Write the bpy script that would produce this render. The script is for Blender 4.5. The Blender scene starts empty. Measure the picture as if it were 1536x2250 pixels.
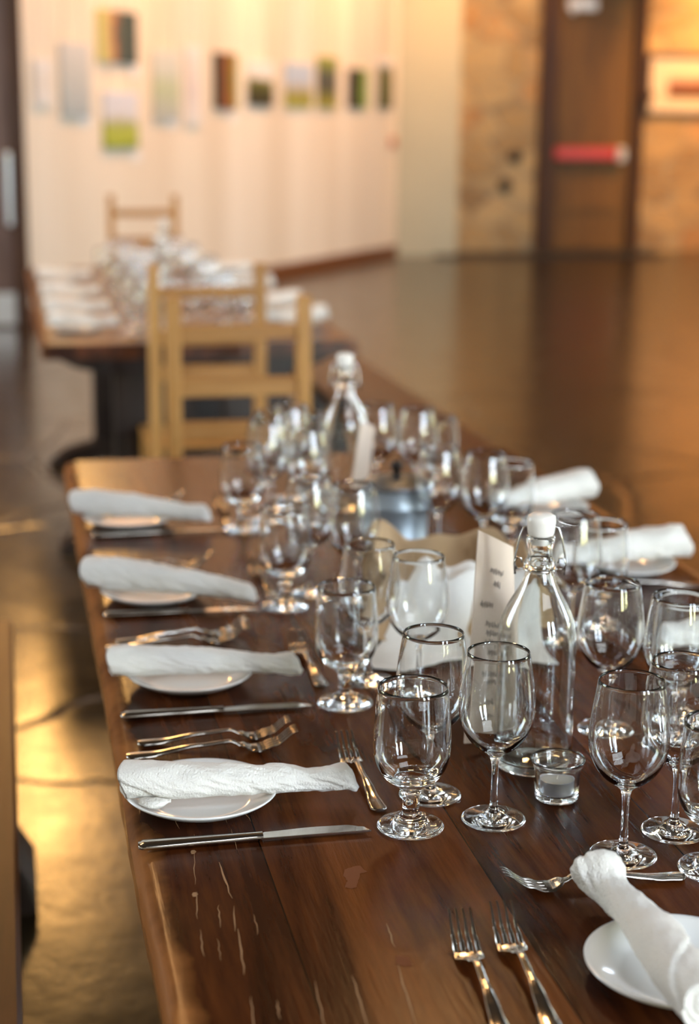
import bpy, math, random
import numpy as np
from mathutils import Vector, Matrix, noise

random.seed(7)
S = bpy.context.scene
COL = S.collection
PI = math.pi
TT = 0.75                      # table top height

# ------------------------------------------------------------------ camera
def make_camera():
    p, yaw, roll, h, F = 0.232739, 0.2076468, 0.0107878, 0.7125, 3573.5
    f = Vector((math.sin(yaw) * math.cos(p), math.cos(yaw) * math.cos(p), -math.sin(p)))
    r = Vector((math.cos(yaw), -math.sin(yaw), 0))
    u = r.cross(f)
    c, s = math.cos(roll), math.sin(roll)
    r2, u2 = r * c + u * s, u * c - r * s
    cd = bpy.data.cameras.new('camera')
    co = bpy.data.objects.new('camera', cd)
    COL.objects.link(co)
    M = Matrix((r2, u2, -f)).transposed().to_4x4()
    M.translation = Vector((0, 0, TT + h))
    co.matrix_world = M
    cd.sensor_fit = 'VERTICAL'
    cd.sensor_height = 36.0
    cd.sensor_width = 24.0
    cd.lens = F / 2250 * 36.0
    cd.dof.use_dof = True
    cd.dof.focus_distance = 1.66
    cd.dof.aperture_fstop = 3.0
    cd.clip_start = 0.05
    S.camera = co
make_camera()

# ------------------------------------------------------------------ look
S.view_settings.view_transform = 'Standard'
S.view_settings.look = 'None'
S.view_settings.gamma = 1.0
S.view_settings.use_curve_mapping = False
S.view_settings.exposure = 0.33
S.render.engine = 'CYCLES'
S.cycles.max_bounces = 28
S.cycles.transmission_bounces = 28
S.cycles.glossy_bounces = 8
S.cycles.diffuse_bounces = 4
S.cycles.transparent_max_bounces = 16
S.cycles.use_denoising = True
S.cycles.sample_clamp_indirect = 60.0

W = bpy.data.worlds.new('world')
S.world = W
W.use_nodes = True
W.node_tree.nodes['Background'].inputs['Color'].default_value = (1.0, 0.86, 0.68, 1)
W.node_tree.nodes['Background'].inputs['Strength'].default_value = 0.08

def area(name, loc, target, sx, sy, power, color, spread=PI):
    l = bpy.data.lights.new(name, 'AREA')
    l.shape = 'RECTANGLE'; l.size = sx; l.size_y = sy
    l.energy = power; l.color = color; l.spread = spread
    o = bpy.data.objects.new(name, l); COL.objects.link(o)
    o.location = loc
    o.rotation_euler = (Vector(target) - Vector(loc)).to_track_quat('-Z', 'Y').to_euler()
    return o
def spot(name, loc, target, power, color, size=1.4, blend=0.8, rad=0.12):
    l = bpy.data.lights.new(name, 'SPOT')
    l.energy = power; l.color = color; l.spot_size = size; l.spot_blend = blend
    l.shadow_soft_size = rad
    o = bpy.data.objects.new(name, l); COL.objects.link(o)
    o.location = loc
    o.rotation_euler = (Vector(target) - Vector(loc)).to_track_quat('-Z', 'Y').to_euler()
    return o
# oblique gallery wall frame : origin at its right end, direction d (to the right/back), inward normal n
WA = Vector((4.449, 18.643, 0)); WD = Vector((0.56554, 0.82472, 0)); WN = Vector((0.82472, -0.56554, 0))
def wallpt(s, z, off=0.0):
    q = WA + WD * s + WN * off
    return Vector((q.x, q.y, z))
# warm gallery spotlights along the ceiling, aimed at the picture wall and the stone wall
WARM = (1.0, 0.485, 0.19)
for k, s in enumerate((-6.9, -4.9, -2.9, -0.9)):
    spot('gallery_spot', wallpt(s, 4.7, 1.5), wallpt(s, 2.7), 410, WARM, 1.5, 0.9)
spot('gallery_spot', (8.6, 17.3, 4.7), (8.9, 19.3, 1.9), 1300, (1.0, 0.46, 0.13), 1.2, 0.9)
spot('gallery_spot', (5.7, 17.3, 4.7), (5.7, 19.3, 1.9), 420, (1.0, 0.50, 0.17), 1.2, 0.9)
# added overhead fill, wall lamp, ceiling lamps over the tables : warm glints on the cutlery
area('overhead_fill', (2.4, -1.6, 5.1), (2.0, 0.2, 0), 3.4, 2.4, 200, (0.90, 0.95, 1.0))  # unseen soft fill, added to brighten napkins and plates from above
area('wall_lamp', (0.12, 11.7, 3.45), (0.1, 3.6, 0), 0.4, 0.7, 36, (1.0, 0.52, 0.15))
for x, y, e in ((-1.7, 8.5, 60), (1.6, 6.0, 40), (-1.2, 6.5, 30)):
    area('ceiling_lamp', (x, y, 4.2), (x, y, 0), 0.35, 0.35, e, (1.0, 0.55, 0.22))

# daylight windows of the wall behind the camera and of the left wall: sky above, garden below
WINDOWS = [  # (x0,x1,y0,y1,z0,z1)
    (2.45, 3.05, -4.45, -4.45, 0.9, 4.0),
    (4.35, 5.15, -4.45, -4.45, 0.9, 4.0),
    (-4.45, -4.45, 4.2, 6.2, 1.1, 3.6),
    (9.55, 9.55, 2.2, 4.0, 0.9, 3.7),
    (9.55, 9.55, 11.5, 13.0, 0.9, 3.6),  # unseen glowing pane added to put neutral light on the picture wall
]
STR = 58.0

# ------------------------------------------------------------------ materials
MATS = {}
def new_mat(name):
    m = bpy.data.materials.new(name); m.use_nodes = True
    nt = m.node_tree; b = nt.nodes['Principled BSDF']
    MATS[name] = m
    return m, nt, b
def N(nt, t, **kw):
    n = nt.nodes.new(t)
    for k, v in kw.items():
        if k in n.inputs: n.inputs[k].default_value = v
        else: setattr(n, k, v)
    return n
def simple(name, col, rough=0.5, metal=0.0, spec=0.5, bump=0.0, bscale=60, var=0.0, vscale=4, coat=0.0):
    m, nt, b = new_mat(name)
    b.inputs['Base Color'].default_value = (*col, 1); b.inputs['Roughness'].default_value = rough
    b.inputs['Metallic'].default_value = metal; b.inputs['Specular IOR Level'].default_value = spec
    b.inputs['Coat Weight'].default_value = coat
    tc = N(nt, 'ShaderNodeTexCoord')
    if var > 0:
        no = N(nt, 'ShaderNodeTexNoise', Scale=vscale, Detail=5.0)
        mx = N(nt, 'ShaderNodeMix', data_type='RGBA')
        nt.links.new(tc.outputs['Object'], no.inputs['Vector']); nt.links.new(no.outputs['Fac'], mx.inputs['Factor'])
        mx.inputs['A'].default_value = (*[c * (1 - var) for c in col], 1)
        mx.inputs['B'].default_value = (*[min(1, c * (1 + var)) for c in col], 1)
        nt.links.new(mx.outputs['Result'], b.inputs['Base Color'])
    if bump > 0:
        no = N(nt, 'ShaderNodeTexNoise', Scale=bscale, Detail=4.0)
        bp = N(nt, 'ShaderNodeBump', Strength=bump, Distance=0.004)
        nt.links.new(tc.outputs['Object'], no.inputs['Vector']); nt.links.new(no.outputs['Fac'], bp.inputs['Height'])
        nt.links.new(bp.outputs['Normal'], b.inputs['Normal'])
    return m
def ramp(nt, stops):
    r = N(nt, 'ShaderNodeValToRGB'); e = r.color_ramp.elements
    while len(e) < len(stops): e.new(0.5)
    for k, (p, c) in enumerate(stops):
        e[k].position = p; e[k].color = (*c, 1)
    return r
def wood(name, dark, mid, light, plank=0.0, off=0.0, axis='Y', rough=0.32, scale=1.0, coat=0.0, edge=None, spec=0.3):
    """long grain along axis; plank = board width across (0 = one board)"""
    m, nt, b = new_mat(name); L = nt.links.new
    tc = N(nt, 'ShaderNodeTexCoord'); sp = N(nt, 'ShaderNodeSeparateXYZ'); L(tc.outputs['Object'], sp.inputs[0])
    ax = {'X': 0, 'Y': 1, 'Z': 2}[axis]; cr = {0: 1, 1: 0, 2: 0}[ax]
    mp = N(nt, 'ShaderNodeMapping'); L(tc.outputs['Object'], mp.inputs['Vector'])
    sc = [14 * scale] * 3; sc[ax] = 1.1 * scale; mp.inputs['Scale'].default_value = sc
    addv = mp.outputs[0]
    if plank:
        sb = N(nt, 'ShaderNodeMath', operation='SUBTRACT'); L(sp.outputs[cr], sb.inputs[0]); sb.inputs[1].default_value = off
        dv = N(nt, 'ShaderNodeMath', operation='DIVIDE'); L(sb.outputs[0], dv.inputs[0]); dv.inputs[1].default_value = plank
        fl = N(nt, 'ShaderNodeMath', operation='FLOOR'); L(dv.outputs[0], fl.inputs[0])
        wn = N(nt, 'ShaderNodeTexWhiteNoise', noise_dimensions='1D'); L(fl.outputs[0], wn.inputs['W'])
        va = N(nt, 'ShaderNodeVectorMath', operation='MULTIPLY_ADD'); L(wn.outputs['Color'], va.inputs[0])
        va.inputs[1].default_value = (9, 9, 9); L(mp.outputs[0], va.inputs[2]); addv = va.outputs[0]
    n1 = N(nt, 'ShaderNodeTexNoise', Scale=1.0, Detail=8.0, Roughness=0.62, Distortion=0.9); L(addv, n1.inputs['Vector'])
    n2 = N(nt, 'ShaderNodeTexNoise', Scale=7.0, Detail=4.0, Roughness=0.7); L(addv, n2.inputs['Vector'])
    mxa = N(nt, 'ShaderNodeMath', operation='MULTIPLY_ADD'); L(n2.outputs['Fac'], mxa.inputs[0]); mxa.inputs[1].default_value = 0.35
    L(n1.outputs['Fac'], mxa.inputs[2])
    fac = mxa.outputs[0]
    if plank:
        pk = N(nt, 'ShaderNodeMath', operation='MULTIPLY_ADD'); L(fl.outputs[0], pk.inputs[0]); pk.inputs[1].default_value = 1 / 6; pk.inputs[2].default_value = 1 / 12
        pr = ramp(nt, [(0, (.0,) * 3), (1 / 6, (.85,) * 3), (2 / 6, (.45,) * 3), (3 / 6, (.65,) * 3), (4 / 6, (.2,) * 3), (5 / 6, (.6,) * 3)]); pr.color_ramp.interpolation = 'CONSTANT'
        L(pk.outputs[0], pr.inputs[0])
        m2 = N(nt, 'ShaderNodeMath', operation='MULTIPLY_ADD'); L(pr.outputs[0], m2.inputs[0]); m2.inputs[1].default_value = 0.20
        L(fac, m2.inputs[2]); fac = m2.outputs[0]
    rp = ramp(nt, [(0.42, dark), (0.66, mid), (0.98, light)]); L(fac, rp.inputs[0])
    colr = rp.outputs[0]
    if plank:   # dark glue line between boards
        fr = N(nt, 'ShaderNodeMath', operation='FRACT'); L(dv.outputs[0], fr.inputs[0])
        lt = N(nt, 'ShaderNodeMath', operation='LESS_THAN'); L(fr.outputs[0], lt.inputs[0]); lt.inputs[1].default_value = 0.0016 / plank
        mx = N(nt, 'ShaderNodeMix', data_type='RGBA'); L(lt.outputs[0], mx.inputs['Factor']); L(colr, mx.inputs['A'])
        mx.inputs['B'].default_value = (*[c * 0.35 for c in dark], 1); colr = mx.outputs['Result']
    if edge:    # worn, lighter stain along both long rims
        cx, hw, ecol = edge
        s1 = N(nt, 'ShaderNodeMath', operation='SUBTRACT'); L(sp.outputs[0], s1.inputs[0]); s1.inputs[1].default_value = cx
        ab = N(nt, 'ShaderNodeMath', operation='ABSOLUTE'); L(s1.outputs[0], ab.inputs[0])
        nn = N(nt, 'ShaderNodeTexNoise', Scale=9.0, Detail=6.0); L(tc.outputs['Object'], nn.inputs['Vector'])
        ma = N(nt, 'ShaderNodeMath', operation='MULTIPLY_ADD'); L(nn.outputs['Fac'], ma.inputs[0]); ma.inputs[1].default_value = 0.07; L(ab.outputs[0], ma.inputs[2])
        mr = N(nt, 'ShaderNodeMapRange'); L(ma.outputs[0], mr.inputs['Value'])
        mr.inputs['From Min'].default_value = hw + 0.008; mr.inputs['From Max'].default_value = hw + 0.034
        mx = N(nt, 'ShaderNodeMix', data_type='RGBA'); L(mr.outputs[0], mx.inputs['Factor']); L(colr, mx.inputs['A'])
        mx.inputs['B'].default_value = (*ecol, 1); colr = mx.outputs['Result']
    L(colr, b.inputs['Base Color']); b.inputs['Specular IOR Level'].default_value = spec
    rr = N(nt, 'ShaderNodeMapRange'); L(n1.outputs['Fac'], rr.inputs['Value'])
    rr.inputs['To Min'].default_value = rough * 0.8; rr.inputs['To Max'].default_value = rough * 1.35
    L(rr.outputs[0], b.inputs['Roughness'])
    bp = N(nt, 'ShaderNodeBump', Strength=0.16, Distance=0.003); L(n2.outputs['Fac'], bp.inputs['Height']); L(bp.outputs[0], b.inputs['Normal'])
    b.inputs['Coat Weight'].default_value = coat; b.inputs['Coat Roughness'].default_value = 0.22
    return m

def glass(name, col=(1, 1, 1), ior=1.46, rough=0.0):
    m = bpy.data.materials.new(name); m.use_nodes = True; nt = m.node_tree
    nt.nodes.remove(nt.nodes['Principled BSDF'])
    g = N(nt, 'ShaderNodeBsdfGlass', IOR=ior, Roughness=rough); g.inputs['Color'].default_value = (*col, 1)
    nt.links.new(g.outputs[0], nt.nodes['Material Output'].inputs[0])
    MATS[name] = m
    return m

M_glass = glass('clear_glass', (0.985, 0.99, 0.99))
M_bottle = glass('bottle_glass', (0.975, 0.985, 0.98), 1.48)
M_steel = simple('polished_steel', (0.50, 0.47, 0.43), 0.14, 1.0)
M_wire = simple('bright_wire', (0.62, 0.62, 0.60), 0.2, 1.0)
M_china = simple('white_china', (0.80, 0.79, 0.76), 0.12, 0, 0.5, coat=0.4)
M_linen = simple('linen', (0.78, 0.75, 0.69), 0.95, 0, 0.1, bump=0.55, bscale=420, var=0.05, vscale=30)
M_cream_linen = simple('cream_linen', (0.76, 0.70, 0.60), 0.95, 0, 0.1, bump=0.4, bscale=350, var=0.06, vscale=20)
M_ceramic = simple('white_stopper', (0.82, 0.77, 0.70), 0.3)
M_paper = simple('kraft_card', (0.66, 0.53, 0.42), 0.8, 0, 0.2)
M_ribbon = simple('white_ribbon', (0.85, 0.80, 0.74), 0.6)
M_ink = simple("ink", (0.20, 0.16, 0.14), 0.7)
M_wax = simple('wax', (0.88, 0.82, 0.72), 0.45)
M_alu = simple('aluminium', (0.80, 0.80, 0.84), 0.4, 0.8)
M_zinc = simple('galvanised_zinc', (0.36, 0.42, 0.47), 0.45, 0.75, bump=0.3, bscale=25, var=0.3, vscale=18)
M_darkmetal = simple('dark_metal', (0.05, 0.04, 0.035), 0.4, 0.8)
M_wicker = simple('wicker', (0.34, 0.21, 0.10), 0.7, bump=1.0, bscale=90, var=0.3, vscale=60)
DK, MD, LT = (0.007, 0.0022, 0.0010), (0.036, 0.0082, 0.0022), (0.125, 0.033, 0.007)
M_table = wood('table_wood', DK, MD, LT, plank=0.2085, off=0.021, rough=0.22, spec=0.10, edge=(0.61, 0.505, (0.30, 0.115, 0.032)))
M_ftable = wood('far_table_wood', DK, MD, LT, plank=0.21, off=0.0, rough=0.3, edge=(0.637, 0.54, (0.26, 0.10, 0.03)))
M_bench = wood('bench_wood', (0.025, 0.008, 0.003), (0.07, 0.020, 0.007), (0.13, 0.042, 0.013), rough=0.35)
M_darkwood = wood('trestle_wood', (0.012, 0.007, 0.005), (0.025, 0.014, 0.010), (0.05, 0.03, 0.02), axis='Z', rough=0.4)
M_pine = wood('pine', (0.30, 0.13, 0.03), (0.46, 0.22, 0.055), (0.58, 0.32, 0.10), axis='Z', rough=0.4)
M_pineh = wood('pine_rail', (0.24, 0.10, 0.022), (0.38, 0.17, 0.04), (0.50, 0.26, 0.08), axis='X', rough=0.4)
M_scratch = simple('worn_bare_wood', (0.30, 0.16, 0.07), 0.8)
M_chip = simple('worn_stain', (0.15, 0.048, 0.017), 0.7, 0, 0.2)
M_doorwood = wood('door_wood', (0.07, 0.032, 0.009), (0.145, 0.072, 0.019), (0.22, 0.12, 0.035), plank=0.24, axis='Z', rough=0.5)
M_doordark = wood('door_frame_wood', (0.025, 0.011, 0.005), (0.055, 0.024, 0.010), (0.09, 0.04, 0.018), axis='Z', rough=0.5)
M_leftdoor = wood('left_door_wood', (0.085, 0.055, 0.045), (0.15, 0.10, 0.085), (0.2, 0.14, 0.12), axis='Z', rough=0.5)
M_base = simple('baseboard_wood', (0.16, 0.055, 0.018), 0.4)
M_red = simple('red_bar', (0.55, 0.035, 0.03), 0.35)
M_palemetal = simple('pale_metal', (0.62, 0.60, 0.55), 0.35, 0.3)
M_silver = simple('brushed_silver', (0.75, 0.78, 0.78), 0.35, 0.7)
M_mat = simple('doormat', (0.035, 0.032, 0.03), 0.95)

def mat_wall():
    m, nt, b = new_mat('cream_wall'); L = nt.links.new
    tc = N(nt, 'ShaderNodeTexCoord'); mp = N(nt, 'ShaderNodeMapping'); L(tc.outputs['Object'], mp.inputs['Vector'])
    mp.inputs['Scale'].default_value = (1.6, 1.6, 0.12)
    n = N(nt, 'ShaderNodeTexNoise', Scale=1.0, Detail=3.0); L(mp.outputs[0], n.inputs['Vector'])
    r = ramp(nt, [(0.35, (0.72, 0.62, 0.48)), (0.65, (0.84, 0.76, 0.63))]); L(n.outputs['Fac'], r.inputs[0])
    L(r.outputs[0], b.inputs['Base Color']); b.inputs['Roughness'].default_value = 0.7
    return m
M_wall = mat_wall()
M_pier = simple('pier_plaster', (0.50, 0.47, 0.34), 0.8, var=0.08, vscale=1.5)
def mat_stone():
    m, nt, b = new_mat('stone_wall'); L = nt.links.new
    tc = N(nt, 'ShaderNodeTexCoord'); mp = N(nt, 'ShaderNodeMapping'); L(tc.outputs['Object'], mp.inputs['Vector'])
    mp.inputs['Scale'].default_value = (2.2, 2.2, 3.6)
    v = N(nt, 'ShaderNodeTexVoronoi', Scale=1.0); L(mp.outputs[0], v.inputs['Vector'])
    v2 = N(nt, 'ShaderNodeTexVoronoi', Scale=1.0, feature='DISTANCE_TO_EDGE'); L(mp.outputs[0], v2.inputs['Vector'])
    hs = N(nt, 'ShaderNodeSeparateColor'); L(v.outputs['Color'], hs.inputs[0])
    n = N(nt, 'ShaderNodeTexNoise', Scale=5.0, Detail=6.0); L(mp.outputs[0], n.inputs['Vector'])
    ad = N(nt, 'ShaderNodeMath', operation='MULTIPLY_ADD'); L(hs.outputs[0], ad.inputs[0]); ad.inputs[1].default_value = 0.6
    ml = N(nt, 'ShaderNodeMath', operation='MULTIPLY'); L(n.outputs['Fac'], ml.inputs[0]); ml.inputs[1].default_value = 0.5; L(ml.outputs[0], ad.inputs[2])
    r = ramp(nt, [(0.2, (0.22, 0.15, 0.09)), (0.45, (0.42, 0.28, 0.13)), (0.7, (0.52, 0.38, 0.20)), (0.9, (0.40, 0.20, 0.08))]); L(ad.outputs[0], r.inputs[0])
    e = N(nt, 'ShaderNodeMapRange'); L(v2.outputs['Distance'], e.inputs['Value']); e.inputs['From Max'].default_value = 0.07
    mx = N(nt, 'ShaderNodeMix', data_type='RGBA'); L(e.outputs[0], mx.inputs['Factor']); mx.inputs['A'].default_value = (0.36, 0.30, 0.2, 1); L(r.outputs[0], mx.inputs['B'])
    L(mx.outputs['Result'], b.inputs['Base Color']); b.inputs['Roughness'].default_value = 0.9
    bp = N(nt, 'ShaderNodeBump', Strength=0.6, Distance=0.03); L(e.outputs[0], bp.inputs['Height']); L(bp.outputs[0], b.inputs['Normal'])
    return m
M_stone = mat_stone()
def mat_floor():
    m, nt, b = new_mat('floor_stone'); L = nt.links.new
    tc = N(nt, 'ShaderNodeTexCoord')
    v2 = N(nt, 'ShaderNodeTexVoronoi', Scale=0.8, feature='DISTANCE_TO_EDGE')
    nz = N(nt, 'ShaderNodeTexNoise', Scale=2.5, Detail=5.0); L(tc.outputs['Object'], nz.inputs['Vector'])
    va = N(nt, 'ShaderNodeVectorMath', operation='MULTIPLY_ADD'); L(nz.outputs['Color'], va.inputs[0]); va.inputs[1].default_value = (0.25, 0.25, 0); L(tc.outputs['Object'], va.inputs[2])
    L(va.outputs[0], v2.inputs['Vector'])
    n = N(nt, 'ShaderNodeTexNoise', Scale=5.0, Detail=8.0, Roughness=0.65); L(tc.outputs['Object'], n.inputs['Vector'])
    r = ramp(nt, [(0.3, (0.014, 0.009, 0.004)), (0.5, (0.034, 0.021, 0.008)), (0.72, (0.07, 0.043, 0.016))]); L(n.outputs['Fac'], r.inputs[0])
    e = N(nt, 'ShaderNodeMapRange'); L(v2.outputs['Distance'], e.inputs['Value']); e.inputs['From Max'].default_value = 0.012
    mx = N(nt, 'ShaderNodeMix', data_type='RGBA'); L(e.outputs[0], mx.inputs['Factor']); mx.inputs['A'].default_value = (0.03, 0.018, 0.01, 1); L(r.outputs[0], mx.inputs['B'])
    L(mx.outputs['Result'], b.inputs['Base Color'])
    rr = N(nt, 'ShaderNodeMapRange'); L(n.outputs['Fac'], rr.inputs['Value']); rr.inputs['To Min'].default_value = 0.12; rr.inputs['To Max'].default_value = 0.30
    L(rr.outputs[0], b.inputs['Roughness'])
    ad = N(nt, 'ShaderNodeMath', operation='MULTIPLY_ADD'); L(n.outputs['Fac'], ad.inputs[0]); ad.inputs[1].default_value = 0.7; L(e.outputs[0], ad.inputs[2])
    bp = N(nt, 'ShaderNodeBump', Strength=0.25, Distance=0.012); L(ad.outputs[0], bp.inputs['Height']); L(bp.outputs[0], b.inputs['Normal'])
    b.inputs['Specular IOR Level'].default_value = 1.0
    return m
M_floor = mat_floor()
M_ceil = simple('ceiling_boards', (0.045, 0.028, 0.016), 0.8)
def mat_window(k=1.0):
    m = bpy.data.materials.new('daylight_pane'); m.use_nodes = True; nt = m.node_tree; L = nt.links.new
    nt.nodes.remove(nt.nodes['Principled BSDF'])
    tc = N(nt, 'ShaderNodeTexCoord'); sp = N(nt, 'ShaderNodeSeparateXYZ'); L(tc.outputs['Generated'], sp.inputs[0])
    no = N(nt, 'ShaderNodeTexNoise', Scale=6.0); L(tc.outputs['Generated'], no.inputs['Vector'])
    ad = N(nt, 'ShaderNodeMath', operation='MULTIPLY_ADD'); L(no.outputs['Fac'], ad.inputs[0]); ad.inputs[1].default_value = 0.3; L(sp.outputs[2], ad.inputs[2])
    r = ramp(nt, [(0.14, (0.62, 0.60, 0.24)), (0.26, (0.85, 0.88, 0.55)), (0.36, (0.78, 0.89, 1.0)), (0.95, (0.68, 0.83, 1.0))]); L(ad.outputs[0], r.inputs[0])
    e = N(nt, 'ShaderNodeEmission', Strength=STR * k); L(r.outputs[0], e.inputs['Color'])
    L(e.outputs[0], nt.nodes['Material Output'].inputs[0])
    return m
M_pane = mat_window(); M_pane_dim = mat_window(0.25); M_pane_fill = mat_window(0.28)

# ------------------------------------------------------------------ mesh helpers
def mesh_obj(name, verts, faces, mat, parent=None, smooth=False, loc=None, sharp=None):
    me = bpy.data.meshes.new(name)
    me.from_pydata([tuple(v) for v in verts], [], faces)
    me.materials.append(mat)
    if smooth:
        me.shade_smooth()
        if sharp is not None: me.set_sharp_from_angle(angle=sharp)
    me.update()
    o = bpy.data.objects.new(name, me); COL.objects.link(o)
    if parent: o.parent = parent
    if loc: o.location = loc
    return o
class MB:
    def __init__(s): s.v = []; s.f = []
    def add(s, v, f, M=None):
        k = len(s.v)
        s.v += [tuple(M @ Vector(p)) if M else tuple(p) for p in v]
        s.f += [tuple(i + k for i in q) for q in f]
        return s
    def box(s, x0, x1, y0, y1, z0, z1, bev=0.0, M=None):
        if bev <= 0:
            v = [(x, y, z) for z in (z0, z1) for y in (y0, y1) for x in (x0, x1)]
            f = [(0, 2, 3, 1), (4, 5, 7, 6), (0, 1, 5, 4), (2, 6, 7, 3), (0, 4, 6, 2), (1, 3, 7, 5)]
            return s.add(v, f, M)
        b = min(bev, (x1 - x0) / 2.01, (y1 - y0) / 2.01, (z1 - z0) / 2.01)
        v = []; idx = {}
        for i, (X, sx) in enumerate(((x0, 1), (x1, -1))):
            for j, (Y, sy) in enumerate(((y0, 1), (y1, -1))):
                for k, (Z, sz) in enumerate(((z0, 1), (z1, -1))):
                    idx[i, j, k, 'x'] = len(v); v.append((X, Y + sy * b, Z + sz * b))
                    idx[i, j, k, 'y'] = len(v); v.append((X + sx * b, Y, Z + sz * b))
                    idx[i, j, k, 'z'] = len(v); v.append((X + sx * b, Y + sy * b, Z))
        f = []
        def q(*a): f.append(tuple(a))
        I = idx
        for i in (0, 1):
            a = [I[i, 0, 0, 'x'], I[i, 1, 0, 'x'], I[i, 1, 1, 'x'], I[i, 0, 1, 'x']]; q(*(a if i else a[::-1]))
            a = [I[0, i, 0, 'y'], I[1, i, 0, 'y'], I[1, i, 1, 'y'], I[0, i, 1, 'y']]; q(*(a[::-1] if i else a))
            a = [I[0, 0, i, 'z'], I[1, 0, i, 'z'], I[1, 1, i, 'z'], I[0, 1, i, 'z']]; q(*(a if i else a[::-1]))
        for i in (0, 1):
            for j in (0, 1):
                a = [I[i, j, 0, 'x'], I[i, j, 0, 'y'], I[i, j, 1, 'y'], I[i, j, 1, 'x']]; q(*(a if i == j else a[::-1]))
                a = [I[i, 0, j, 'x'], I[i, 0, j, 'z'], I[i, 1, j, 'z'], I[i, 1, j, 'x']]; q(*(a[::-1] if i == j else a))
                a = [I[0, i, j, 'y'], I[0, i, j, 'z'], I[1, i, j, 'z'], I[1, i, j, 'y']]; q(*(a if i == j else a[::-1]))
                for k in (0, 1):
                    a = [I[i, j, k, 'x'], I[i, j, k, 'y'], I[i, j, k, 'z']]
                    q(*(a if (i + j + k) % 2 else a[::-1]))
        return s.add(v, f, M)
    def lathe(s, prof, seg=48, M=None, closed=False, wob=None):
        v = []; f = []
        n = len(prof)
        for k in range(seg):
            a = 2 * PI * k / seg
            for r, z in prof: v.append((r * math.cos(a), r * math.sin(a), z))
        for k in range(seg):
            k2 = (k + 1) % seg
            for i in range(n if closed else n - 1):
                i2 = (i + 1) % n
                f.append((k * n + i, k2 * n + i, k2 * n + i2, k * n + i2))
        return s.add(v, f, M)
    def loft(s, rings, M=None, cap=True):
        n = len(rings[0]); v = [p for r in rings for p in r]; f = []
        for i in range(len(rings) - 1):
            for j in range(n):
                j2 = (j + 1) % n
                f.append((i * n + j, i * n + j2, (i + 1) * n + j2, (i + 1) * n + j))
        if cap:
            f.append(tuple(range(n))[::-1]); f.append(tuple(range((len(rings) - 1) * n, len(rings) * n)))
        return s.add(v, f, M)
    def tube(s, pts, r, seg=10, M=None, closed=False):
        P = [Vector(p) for p in pts]; rings = []
        up = Vector((0, 0, 1))
        for i, p in enumerate(P):
            a = P[i - 1] if (i or closed) else p; b = P[(i + 1) % len(P)] if (i < len(P) - 1 or closed) else p
            t = (b - a).normalized()
            s1 = t.cross(up)
            if s1.length < 1e-3: s1 = t.cross(Vector((1, 0, 0)))
            s1.normalize(); s2 = t.cross(s1); up = s1.cross(t) if s1.cross(t).length > .5 else up
            rr = r[i] if isinstance(r, (list, tuple)) else r
            rings.append([tuple(p + s1 * rr * math.cos(2 * PI * k / seg) + s2 * rr * math.sin(2 * PI * k / seg)) for k in range(seg)])
        if closed:
            rings.append(rings[0]); return s.loft(rings, M, cap=False)
        return s.loft(rings, M)
    def obj(s, name, mat, parent=None, smooth=False, loc=None, sharp=None):
        return mesh_obj(name, s.v, s.f, mat, parent, smooth, loc, sharp)

def tag(o, label, cat, group=None):
    o['label'] = label; o['category'] = cat
    if group: o['group'] = group
    return o
def empty(name, loc=(0, 0, 0), rz=0.0, label=None, cat=None, group=None):
    o = bpy.data.objects.new(name, None); COL.objects.link(o)
    o.location = loc; o.rotation_euler = (0, 0, rz); o.empty_display_size = 0.05
    if label: tag(o, label, cat, group)
    return o
def struct(o): o['kind'] = 'structure'; return o
def copy_thing(src, loc=None, rot=None, label=None, group=None):
    c = src.copy(); COL.objects.link(c)
    if loc is not None: c.location = loc
    if rot is not None: c.rotation_euler = rot
    if label: c['label'] = label
    if group: c['group'] = group
    for ch in list(src.children):
        d = ch.copy(); COL.objects.link(d); d.parent = c
        for g in list(ch.children):
            e = g.copy(); COL.objects.link(e); e.parent = d
    return c
def smoothstep(a, b, x):
    t = max(0.0, min(1.0, (x - a) / (b - a))); return t * t * (3 - 2 * t)
def interp(tab, x):
    for (a, va), (b, vb) in zip(tab, tab[1:]):
        if x <= b:
            t = max(0, (x - a) / (b - a)); t = t * t * (3 - 2 * t)
            return va + (vb - va) * t
    return tab[-1][1]

# ------------------------------------------------------------------ the room
def plane(name, pts, mat, kind=True, parent=None):
    o = mesh_obj(name, pts, [tuple(range(len(pts)))], mat, parent)
    if kind: struct(o)
    return o
H = 5.2
b = MB().box(-4.6, 10, -4.7, 20, -0.12, 0); struct(b.obj('floor', M_floor))
b = MB().box(-4.6, 10, -4.7, 20, H, H + 0.1); struct(b.obj('ceiling', M_ceil))
# oblique cream gallery wall, a slab with thickness
L0 = wallpt(-7.63, 0); L1 = wallpt(0, 0)
def slab(name, a, c, z0, z1, th, mat, nrm):
    v = []
    for z in (z0, z1):
        v += [(a.x, a.y, z), (c.x, c.y, z), (c.x - nrm.x * th, c.y - nrm.y * th, z), (a.x - nrm.x * th, a.y - nrm.y * th, z)]
    return struct(mesh_obj(name, v, [(3, 2, 1, 0), (4, 5, 6, 7), (0, 1, 5, 4), (1, 2, 6, 5), (2, 3, 7, 6), (3, 0, 4, 7)], mat))
slab('wall_left', L0, L1, 0, H, 0.25, M_wall, WN)
slab('baseboard_left', wallpt(-7.6, 0, 0.02), wallpt(-0.02, 0, 0.02), 0, 0.13, 0.018, M_base, WN)
# pale pier beyond its end
struct(MB().box(4.46, 5.18, 18.66, 19.5, 0, H).obj('wall_pier', M_pier))
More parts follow.
